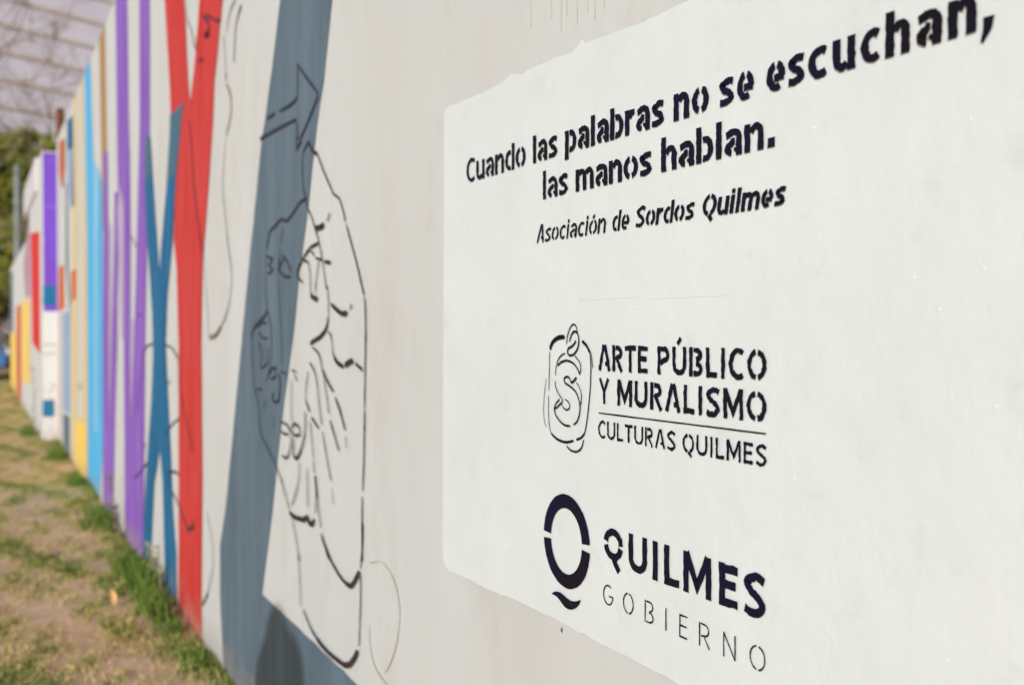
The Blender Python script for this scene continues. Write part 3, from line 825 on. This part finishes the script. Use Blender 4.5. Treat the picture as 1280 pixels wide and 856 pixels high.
# ------------------------------------------------------------------ vegetation
m_bark = mat('bark', srgb(104, 88, 76), 0.9, srgb(78, 64, 54), scale=14, bump=.5, bscale=25, bdist=.02)
m_twig = mat('twigs', srgb(160, 142, 134), 0.9, srgb(132, 114, 106), scale=3)
m_leaf = mat('leaf_olive', srgb(150, 152, 70), 0.7, srgb(96, 104, 40), scale=1.4, lo=.35, hi=.62)
m_leafd = mat('leaf_dark', srgb(66, 80, 34), 0.75, srgb(42, 54, 24), scale=1.4)

def leaf_cloud(n, blobs, size, material, name, parent):
    """many small leaf faces gathered in clumps with gaps between"""
    V = np.zeros((n, 4, 3)); 
    B = np.array([b[:3] for b in blobs]); R = np.array([b[3] for b in blobs])
    pr = R ** 2 / (R ** 2).sum()
    idx = rng.choice(len(blobs), n, p=pr)
    d = rng.normal(size=(n, 3)); d /= np.linalg.norm(d, axis=1)[:, None]
    rad = R[idx] * np.abs(rng.normal(.55, .42, n))
    c = B[idx] + d * rad[:, None] * np.array([1, 1, .85])
    a = rng.normal(size=(n, 3)); a /= np.linalg.norm(a, axis=1)[:, None]
    b = np.cross(a, rng.normal(size=(n, 3))); b /= np.linalg.norm(b, axis=1)[:, None]
    s = size * (0.6 + 0.8 * rng.random(n))[:, None]
    V[:, 0] = c - a * s; V[:, 1] = c - b * s * .45; V[:, 2] = c + a * s; V[:, 3] = c + b * s * .45
    me = bpy.data.meshes.new(name)
    me.vertices.add(n * 4); me.vertices.foreach_set('co', V.reshape(-1))
    me.loops.add(n * 4); me.loops.foreach_set('vertex_index', np.arange(n * 4, dtype=np.int32))
    me.polygons.add(n); me.polygons.foreach_set('loop_start', np.arange(0, n * 4, 4, dtype=np.int32))
    me.update(calc_edges=True)
    me.materials.append(material)
    o = bpy.data.objects.new(name, me); COL.objects.link(o); o.parent = parent
    return o

def limbs(base, height, r0, nlimb, spread, depth=2, n=6):
    mb = MB(); tips = []
    top = Vector((random.uniform(-.2, .2), random.uniform(-.2, .2), height))
    mid = Vector((random.uniform(-.15, .15), random.uniform(-.15, .15), height * .5))
    mb.tube([(0, 0, -0.1), mid, top], [r0, r0 * .7, r0 * .25], n)
    def grow(p, d, L, r, lev):
        q = p + d * L * .5 + Vector((random.gauss(0, .06), random.gauss(0, .06), random.gauss(0, .05))) * L
        e = p + d * L + Vector((random.gauss(0, .1), random.gauss(0, .1), random.gauss(0, .06))) * L
        mb.tube([p, q, e], [r, r * .7, r * .35], (3 if lev < 2 else 4) if lev < depth else 5)
        tips.append(e)
        if lev > 0:
            for _ in range(random.choice((2, 3, 3))):
                t = random.uniform(.35, 1)
                s_ = p + (e - p) * t
                nd = (d + Vector((random.gauss(0, .55), random.gauss(0, .55), random.gauss(.08, .4)))).normalized()
                grow(s_, nd, L * random.uniform(.5, .75), max(r * .5, .007), lev - 1)
    for i in range(nlimb):
        t = random.uniform(.3, 1.0)
        p = mid * (t / .5) if t < .5 else mid + (top - mid) * ((t - .5) / .5)
        a = random.uniform(0, 2 * math.pi)
        d = Vector((math.cos(a), math.sin(a), random.uniform(.25, .9))).normalized()
        grow(p, d, spread * random.uniform(.5, 1), r0 * .30, depth)
    return mb, tips

def leafy_tree(px, dist, top_py, half_w, label, material, n=9000, low=0.35, leaf=.11, cat='tree'):
    p = at_depth(px, VY, dist)
    H = at_depth(px, top_py, dist).z
    t = thing('leafy_tree', (p.x, p.y, 0), label, cat, 'green trees behind the far end of the wall')
    mb, tips = limbs(None, H * .8, H * .022 + .03, 12, half_w * .8, 1)
    mb.build('trunk', m_bark, t)
    blobs = []
    for i in range(46):
        a = random.uniform(0, 6.28); rr = half_w * math.sqrt(random.random())
        zz_ = random.uniform(low, .95)
        k = math.sin(min(1, (1 - zz_) * 1.8 + .12) * math.pi / 2)
        blobs.append((math.cos(a) * rr * k, math.sin(a) * rr * k, H * zz_, random.uniform(.22, .5) * half_w * .7))
    leaf_cloud(n, blobs, leaf, material, 'crown', t)
    return t
leafy_tree(50, 31, 146, 0.9, 'yellow green tree rising above the white parapet of the far wall', m_leaf, 16000, leaf=.055)
leafy_tree(18, 33, 168, 1.9, 'broad olive green tree at the far end behind the grey post', m_leaf, 34000, .25, leaf=.06)
leafy_tree(-55, 34, 150, 2.2, 'broad olive tree at the left edge beyond the blue car', m_leaf, 22000, .25, leaf=.06)
leafy_tree(4, 37, 215, 2.2, 'dark shaded low tree behind the olive trees', m_leafd, 14000, .05)
leafy_tree(-30, 40, 230, 2.6, 'dark dense shrub tree farther left of the car', m_leafd, 12000, .05)
leafy_tree(40, 40, 240, 2.2, 'dark low tree hidden behind the parapet', m_leafd, 9000, .05)

def bare_tree(px, dist, top_py, spread, label, nl=14, lean=0):
    p = at_depth(px, VY, dist)
    H = at_depth(px, top_py, dist).z
    t = thing('bare_tree', (p.x, p.y, 0), label, 'tree', 'bare winter trees beyond the wall')
    mb, tips = limbs(None, H * .85, .075, nl, spread, 4)
    mb.build('trunk', m_twig, t)
    return t
bare_tree(-25, 27, -40, 2.6, 'bare winter tree with grey brown twigs at the upper left', 14)
bare_tree(62, 33, 30, 1.9, 'bare winter tree with fine tan twigs above the coloured wall', 13)
bare_tree(95, 38, 70, 1.6, 'small bare tree just left of the sky blue stripe', 10)

# ------------------------------------------------------------------ blue car beyond the low wall
m_carp = mat('car_blue', srgb(70, 110, 165), 0.3, spec=.6)
m_glass = mat('car_glass', srgb(150, 160, 180), 0.12, spec=.8)
m_tyre = mat('tyre_rubber', srgb(28, 28, 30), 0.85)
m_rim = mat('rim_metal', srgb(150, 152, 156), 0.35, spec=.7)
m_dark = mat('dark_trim', srgb(24, 25, 28), 0.7)
m_lamp = mat('lamp_clear', srgb(205, 208, 212), 0.2, spec=.7)
pc = at_depth(9, VY, 27.5)
car = thing('parked_car', (pc.x, pc.y + 2.05, 0), 'blue car with its nose showing past the end of the low wall', 'car', rz=math.radians(-90))
prof = [(-2.05,.32),(-2.08,.55),(-2.02,.82),(-1.9,.92),(-1.35,.97),(-.75,1.42),(-.3,1.5),(.45,1.46),(1.0,1.02),(1.75,.86),(1.98,.72),(2.06,.52),(2.04,.32)]
def car_section(pr, halfw, tuck):
    v, f = [], []
    n = len(pr)
    for sy in (-1, 1):
        for x, z in pr:
            t = max(0, (z - .95) / .55)
            end = 1 - .10 * max(0, abs(x) - 1.5) / .55
            v.append((x, sy * (halfw - tuck * t) * end, z))
    for i in range(n - 1):
        f.append((i, i+1, n+i+1, n+i))
    f.append(tuple(range(n))[::-1]); f.append(tuple(range(n, 2*n))); f.append((n-1, 0, n, 2*n-1))
    return v, f
v, f = car_section(prof, .86, .16)
body = obj('body', v, f, m_carp, car)
bm_ = body.modifiers.new('bevel', 'BEVEL'); bm_.width = .06; bm_.segments = 3
def quad(name, pts, material, parent): return obj(name, pts, [tuple(range(len(pts)))], material, parent)
def wy(x, z): return (.86 - .16 * max(0, (z - .95) / .55)) * (1 - .10 * max(0, abs(x) - 1.5) / .55)
quad('windscreen', [(.99, -.72, 1.05), (.99, .72, 1.05), (.50, .62, 1.44), (.50, -.62, 1.44)], m_glass, car).location = (.03, 0, .015)
quad('rear_window', [(-1.33, -.72, 1.0), (-.78, -.62, 1.39), (-.78, .62, 1.39), (-1.33, .72, 1.0)], m_glass, car).location = (-.03, 0, .015)
for sy in (-1, 1):
    for xs_ in (((.82, 1.06), (.44, 1.38), (-.02, 1.40), (-.02, 1.04)), ((-.10, 1.04), (-.10, 1.40), (-.62, 1.36), (-1.10, 1.04))):
        quad('side_window', [(x, sy * (wy(x, z) + .012), z) for x, z in xs_], m_glass, car)
    MB().box((2.0, sy*.62 - .13, .60), (2.07, sy*.62 + .13, .72)).build('headlight', m_lamp, car)
    MB().box((-2.09, sy*.66 - .1, .66), (-2.03, sy*.66 + .1, .80)).build('tail_light', m_scarlet, car)
    MB().box((.72, sy*.95 - .07, 1.0), (.84, sy*.95 + .07, 1.12)).build('mirror', m_carp, car)
    for xw in (-1.28, 1.30):
        wm = MB().tube([(xw, sy*.72, .31), (xw, sy*.74, .31), (xw, sy*.88, .31), (xw, sy*.90, .31)], [.27, .31, .31, .27], 22).build('wheel', m_tyre, car)
        rm = MB().tube([(xw, sy*.86, .31), (xw, sy*.905, .31)], [.19, .17], 14).build('rim', m_rim, wm)
MB().box((2.0, -.78, .30), (2.12, .78, .46)).build('bumper', m_dark, car)
MB().box((2.02, -.4, .50), (2.08, .4, .60)).build('grille', m_dark, car)

# ------------------------------------------------------------------ grass and weeds
m_g1 = mat('grass_green', srgb(132, 148, 68), 0.85, srgb(92, 116, 46), scale=3)
m_g2 = mat('grass_dry', srgb(206, 182, 130), 0.9, srgb(168, 156, 92), scale=3)
m_g3 = mat('grass_deep', srgb(104, 126, 54), 0.85, srgb(72, 98, 38), scale=9)
def patchy(x, y):
    return (np.sin(x*2.3 + 1.3*np.sin(y*7.1)) + np.sin(y*12.7 + 2.1*np.sin(x*2.4)) + .9*np.sin(x*6.9 - y*17.7 + np.sin(y*9)) + .8*np.sin(x*13.3 + y*23.1 + 2*np.sin(x*5))) / 3.4
def blades(name, n, x0, x1, y0, y1, hmin, hmax, material, thr, bw, bias=0, label=None):
    x = x0 + (x1 - x0) * rng.random(n) ** 1.35
    y = y0 + (y1 - y0) * rng.random(n) ** (1.6 if bias else 1.0)
    keep = patchy(x, y) + rng.normal(0, .25, n) + bias * np.clip(.22 - y, 0, .3) * 6 > thr
    x, y = x[keep], y[keep]; n = len(x)
    h = hmin + (hmax - hmin) * rng.random(n) ** 1.5
    az = rng.random(n) * 6.283
    lean = h * (.3 + .9 * rng.random(n))
    tw = rng.random(n) * 6.283
    wv = np.stack([np.cos(tw), np.sin(tw), np.zeros(n)], 1) * bw
    z = .012*np.sin(x*1.7 + y*2.1) + .010*np.sin(x*3.9 - y*1.3) - .02*np.clip((y-.25)*2, 0, 1) - .008
    b = np.stack([x, y, z], 1)
    tipv = b + np.stack([np.cos(az)*lean, np.sin(az)*lean, h], 1)
    tipv[:, 1] = np.maximum(tipv[:, 1], .006)
    midv = b + (tipv - b) * np.array([.4, .4, .62])
    V = np.zeros((n, 5, 3))
    V[:, 0] = b - wv; V[:, 1] = b + wv; V[:, 2] = midv + wv * .8; V[:, 3] = tipv; V[:, 4] = midv - wv * .8
    me = bpy.data.meshes.new(name)
    me.vertices.add(n*5); me.vertices.foreach_set('co', V.reshape(-1))
    me.loops.add(n*5); me.loops.foreach_set('vertex_index', np.arange(n*5, dtype=np.int32))
    me.polygons.add(n); me.polygons.foreach_set('loop_start', np.arange(0, n*5, 5, dtype=np.int32))
    me.update(calc_edges=True)
    me.materials.append(material)
    o = bpy.data.objects.new(name, me); COL.objects.link(o)
    return tag(o, label, 'grass', kind='stuff')
blades('green_grass', 120000, 2.0, 32, .01, 1.6, .010, .034, m_g1, .16, .0024, .25, 'patchy short green grass along the foot of the wall')
blades('green_clumps', 130000, 2.0, 32, .01, 1.6, .012, .04, m_g3, .40, .0026, 0, 'darker green clumps scattered over the bare soil')
blades('dry_grass', 200000, 2.0, 32, .01, 1.6, .006, .026, m_g2, -.35, .0018, 0, 'dry straw coloured grass on bare soil')
blades('outer_grass', 70000, -3, 34, 1.5, 9, .02, .07, m_g1, .1, .004, 0, 'patchy green grass farther out from the wall')

def tuft(px, label, nb=70, h=.14, spread=.07, material=None, y=.05, name='grass_tuft', grp='green tufts at the foot of the wall'):
    x = U(px); material = material or m_g3
    mb = MB(); h *= .62
    for i in range(nb):
        a = random.uniform(0, 6.28); r = spread * 1.25 * random.random() ** .8
        bx_, by_ = math.cos(a)*r*1.8, abs(math.sin(a)*r)
        L = h * random.uniform(.5, 1.1); a2 = random.uniform(0, 6.28); ln = L * random.uniform(.1, .6)
        tx, ty = bx_ + math.cos(a2)*ln, max(-y + .01, by_ + math.sin(a2)*ln)
        w_ = .0035
        c_, s_ = math.cos(a2 + 1.57) * w_, math.sin(a2 + 1.57) * w_
        k = len(mb.v)
        mb.v += [(bx_-c_, by_-s_, 0), (bx_+c_, by_+s_, 0), ((bx_+tx)/2+c_, (by_+ty)/2+s_, L*.65), (tx, ty, L), ((bx_+tx)/2-c_, (by_+ty)/2-s_, L*.65)]
        mb.f.append((k, k+1, k+2, k+3, k+4))
    o = mb.build(name, material)
    o.location = (x, y, gz(x, y) - .01)
    return tag(o, label, 'grass tuft', grp)
tuft(268, 'bright green tuft where the wall meets the ground nearest the slate band', 60, .09, .05)
tuft(240, 'green tuft at the foot of the red stripe', 110, .10, .09)
tuft(222, 'thick dark green tuft between blue cross and red stripe', 160, .16, .10)
tuft(205, 'tall green tuft under the blue cross', 150, .19, .10)
tuft(188, 'green tuft at the left leg of the blue cross', 120, .17, .10)
tuft(146, 'tuft with yellow flowers at the foot of the purple stripes', 130, .2, .12)
tuft(112, 'small tuft at the foot of the sky blue stripe', 110, .11, .10)
tuft(86, 'green tuft at the foot of the powder blue patch', 140, .17, .12)
tuft(66, 'wide tuft in front of the violet end face', 150, .17, .13, y=Y2 + .05)

def weed(px, h, label, y=.04, n=12, col=m_leaf, stem=m_twig):
    x = U(px)
    t = thing('weed', (x, y, gz(x, y) - .01), label, 'weed', 'leafy weeds against the wall')
    mb = MB()
    p = [(0, 0, 0), (random.uniform(-.02, .02), .01, h*.5), (random.uniform(-.03, .03), .015, h)]
    mb.tube(p, [.004, .003, .0015], 5).build('stem', stem, t)
    lm = MB()
    for i in range(n):
        z = h * (.25 + .75 * i / n); a = random.uniform(0, 6.28); L = random.uniform(.03, .055)
        cx, cy = math.cos(a), abs(math.sin(a))
        k = len(lm.v)
        sx, sy = -cy * L*.28, cx * L*.28
        lm.v += [(0, 0.01, z), (cx*L*.5+sx, cy*L*.5+sy+.01, z+.012), (cx*L, cy*L+.01, z-.004), (cx*L*.5-sx, cy*L*.5-sy+.01, z+.012)]
        lm.f.append((k, k+1, k+2, k+3))
    lm.build('leaves', col, t)
    return t
weed(152, .36, 'thin weed with dark leaf in front of the purple stripes', n=14)
weed(158, .22, 'short dark weed at the edge of the second purple stripe', n=12, col=m_leafd)
weed(213, .24, 'spindly weed on the right leg of the blue cross', n=9)
weed(200, .20, 'small weed between the legs of the blue cross', n=9)
weed(72, .62, 'tall weed at the joint of the two walls', n=16)
weed(69, .8, 'tall drooping weed before the violet end face', y=Y2+.05, n=20, col=m_leafd)

m_dead = mat('dead_leaf', srgb(212, 182, 128), 0.8, srgb(184, 146, 92), scale=30)
def dead_leaf(px, py, s, label, upright=.0, rz=0):
    p = hit(px, py, (0, 0, 0), (0, 0, 1))
    v = [(-1,0,0),(-.45,.42,.1),(.2,.5,.22),(1,.05,.1),(.3,-.42,.2),(-.4,-.38,.08),(0,0,-.02)]
    f = [(0,6,1),(1,6,2),(2,6,3),(3,6,4),(4,6,5),(5,6,0)]
    o = obj('fallen_leaf', [(a*s, b*s, c*s) for a, b, c in v], f, m_dead)
    o.location = (p.x, p.y, .012 + upright * s)
    o.rotation_euler = (random.uniform(-.3, .3), -1.2 if upright else random.uniform(-.2, .2), rz)
    return tag(o, label, 'leaf', 'dead leaves lying on the ground')
dead_leaf(141, 760, .036, 'curled tan leaf standing up on the dirt left of the blue cross', upright=1.0, rz=.4)
dead_leaf(146, 800, .03, 'small tan leaf on the dirt below the curled one', rz=1.2)
dead_leaf(50, 690, .04, 'flat brown leaf on the bare patch', rz=2.0)
dead_leaf(90, 840, .03, 'small brown leaf at the bottom of the bare soil', rz=.5)
dead_leaf(240, 838, .025, 'pale leaf lying in the grass near the slate band', rz=1.5)
# yellow flowers
m_fl = mat('petal_yellow', srgb(225, 200, 60), 0.7)
for i, (px, z_) in enumerate(((138, .12), (142, .10), (135, .09))):
    x = U(px); y = .16 + .05 * i
    t = thing('yellow_flower', (x, y, -.01), ['upper', 'middle', 'lower'][i] + ' yellow flower in the tuft by the purple stripes', 'flower', 'yellow flowers by the wall')
    MB().tube([(0, 0, 0), (.005, 0, z_)], .0015, 4).build('stem', m_g1, t)
    pm_ = MB()
    for k in range(8):
        a = k * .785
        b = len(pm_.v)
        pm_.v += [(.005, 0, z_), (.005 + .02*math.cos(a-.25), .02*math.sin(a-.25), z_+.006), (.005 + .028*math.cos(a), .028*math.sin(a), z_+.004), (.005 + .02*math.cos(a+.25), .02*math.sin(a+.25), z_+.006)]
        pm_.f.append((b, b+1, b+2, b+3))
    pm_.build('petals', m_fl, t)

# ------------------------------------------------------------------ unseen person, added outside the view to cast the shadow on the slate foot
SH = Vector((U(345), 0, W(362, 770)[1]))                   # top of the shadow on the wall
Lh = 3.6
head_top = SH + tosun * (Lh / math.hypot(tosun.x, tosun.y))
px_, py_ = head_top.x, head_top.y
HT = head_top.z
m_skin = mat('skin', srgb(196, 150, 124), 0.6)
m_jacket = mat('jacket_cloth', srgb(52, 60, 78), 0.85, srgb(44, 50, 66), scale=20)
m_trous = mat('trouser_cloth', srgb(60, 58, 56), 0.9)
m_hair = mat('hair_dark', srgb(40, 30, 26), 0.7)
k = HT / 1.72
per = thing('person', (px_, py_, -0.02), 'person in a dark jacket with arms relaxed, added out of view to cast the shadow on the slate foot', 'person', rz=math.radians(-20))
# x forward, y left; heights in units of a 1.72 m figure
J = {'pelvis':(0,0,.95,.13),'belly':(.01,0,1.10,.125),'chest':(.0,0,1.28,.14),'neck0':(-.01,0,1.43,.075),'neck1':(0,0,1.50,.056),'head0':(.02,0,1.58,.075),'head1':(.01,0,1.64,.082),
     'lhip':(0,.09,.88,.095),'lknee':(.02,.10,.50,.060),'lank':(-.02,.11,.10,.040),'lheel':(-.02,.11,.05,.040),'ltoe':(.15,.13,.035,.032),
     'lsh':(-.01,.175,1.385,.062),'lel':(-.03,.25,1.10,.044),'lwr':(.06,.26,.86,.030),'lpalm':(.085,.262,.80,.030)}
E = [('pelvis','belly'),('belly','chest'),('chest','neck0'),('neck0','neck1'),('neck1','head0'),('head0','head1')]
side = [('pelvis','lhip'),('lhip','lknee'),('lknee','lank'),('lank','lheel'),('lheel','ltoe'),('chest','lsh'),('lsh','lel'),('lel','lwr'),('lwr','lpalm')]
names = []; vv = []; rr_ = []
def addj(nm, x, y, z, r): names.append(nm); vv.append((x*k, y*k, z*k)); rr_.append(r*k)
for nm, q in J.items():
    addj(nm, *q)
    if nm[0] == 'l' : addj('r' + nm[1:], q[0], -q[1], q[2], q[3])
EE = E + side + [((a if a[0] != 'l' else 'r'+a[1:]), 'r' + b[1:]) for a, b in side]
for sd, s_ in (('l', 1), ('r', -1)):
    for fi, (dx, ln) in enumerate(((.030, .075), (.011, .088), (-.008, .082), (-.026, .065))):
        b0 = (.088 + dx, s_*.262, .765); 
        addj(f'{sd}f{fi}a', *b0, .0105)
        addj(f'{sd}f{fi}b', b0[0] + .004, s_*.258, .765 - ln*.5, .0092)
        addj(f'{sd}f{fi}c', b0[0] - .004 + dx*.1, s_*.245, .765 - ln, .0075)
        EE += [(sd+'palm', f'{sd}f{fi}a'), (f'{sd}f{fi}a', f'{sd}f{fi}b'), (f'{sd}f{fi}b', f'{sd}f{fi}c')]
    addj(sd+'ta', .118, s_*.250, .80, .012); addj(sd+'tb', .135, s_*.240, .765, .0095)
    EE += [(sd+'palm', sd+'ta'), (sd+'ta', sd+'tb')]
me = bpy.data.meshes.new('body')
me.from_pydata(vv, [(names.index(a), names.index(b)) for a, b in EE], [])
bo = bpy.data.objects.new('body', me); COL.objects.link(bo); bo.parent = per
sk = bo.modifiers.new('skin', 'SKIN'); sk.use_smooth_shade = True
bo.modifiers.new('sub', 'SUBSURF').levels = 2
bo.modifiers['sub'].render_levels = 2
for i, r in enumerate(rr_):
    d_ = me.skin_vertices[0].data[i]
    d_.radius = (r, r * (1.25 if names[i] in ('chest', 'belly', 'pelvis') else 1))
    d_.use_root = names[i] == 'pelvis'
for mm_ in (m_skin, m_jacket, m_trous): me.materials.append(mm_)
# clothes colours by height on the one body surface
bpy.context.view_layer.update()
dg = bpy.context.evaluated_depsgraph_get()
ev = bpy.data.meshes.new_from_object(bo.evaluated_get(dg), depsgraph=dg)
bo.modifiers.clear()
bo.data = ev
ev.materials.clear()
for mm_ in (m_skin, m_jacket, m_trous, m_dark): ev.materials.append(mm_)
for p in ev.polygons:
    z = p.center.z / k; ay = abs(p.center.y) / k
    p.material_index = 3 if z < .09 else (0 if (z > 1.47 or (z < .87 and ay > .2)) else (2 if z < .90 else 1))
    p.use_smooth = True
def blob(name, c, r, material, n=14, keep=None, parent=per):
    v, f = [], []
    for i in range(n+1):
        t = math.pi * i / n
        for j in range(n*2):
            a = math.pi * j / n
            v.append(((c[0] + r[0]*math.sin(t)*math.cos(a))*k, (c[1] + r[1]*math.sin(t)*math.sin(a))*k, (c[2] + r[2]*math.cos(t))*k))
    for i in range(n):
        for j in range(n*2):
            q = (i*n*2+j, (i+1)*n*2+j, (i+1)*n*2+(j+1) % (n*2), i*n*2+(j+1) % (n*2))
            if keep is None or keep(sum(v[w_][0] for w_ in q)/4/k, sum(v[w_][2] for w_ in q)/4/k): f.append(q)
    return obj(name, v, f, material, parent, True)
blob('head', (.015, 0, 1.60), (.098, .076, .118), m_skin)
blob('hair', (.0, 0, 1.612), (.108, .087, .122), m_hair, keep=lambda x, z: z > 1.66 or x < .02 and z > 1.53)
blob('hair', (-.02, .0, 1.53), (.14, .18, .15), m_hair, keep=lambda x, z: x < .035)  # bulky lower hair, added to widen the head's shadow on the wall
blob('nose', (.113, 0, 1.585), (.018, .012, .022), m_skin, 6)
for s_ in (-1, 1):
    blob('ear', (.0, s_*.078, 1.59), (.018, .010, .03), m_skin, 6)
    blob('eye', (.098, s_*.03, 1.61), (.010, .013, .008), m_dark, 6)
blob('mouth', (.104, 0, 1.545), (.008, .022, .006), m_scarlet, 6)
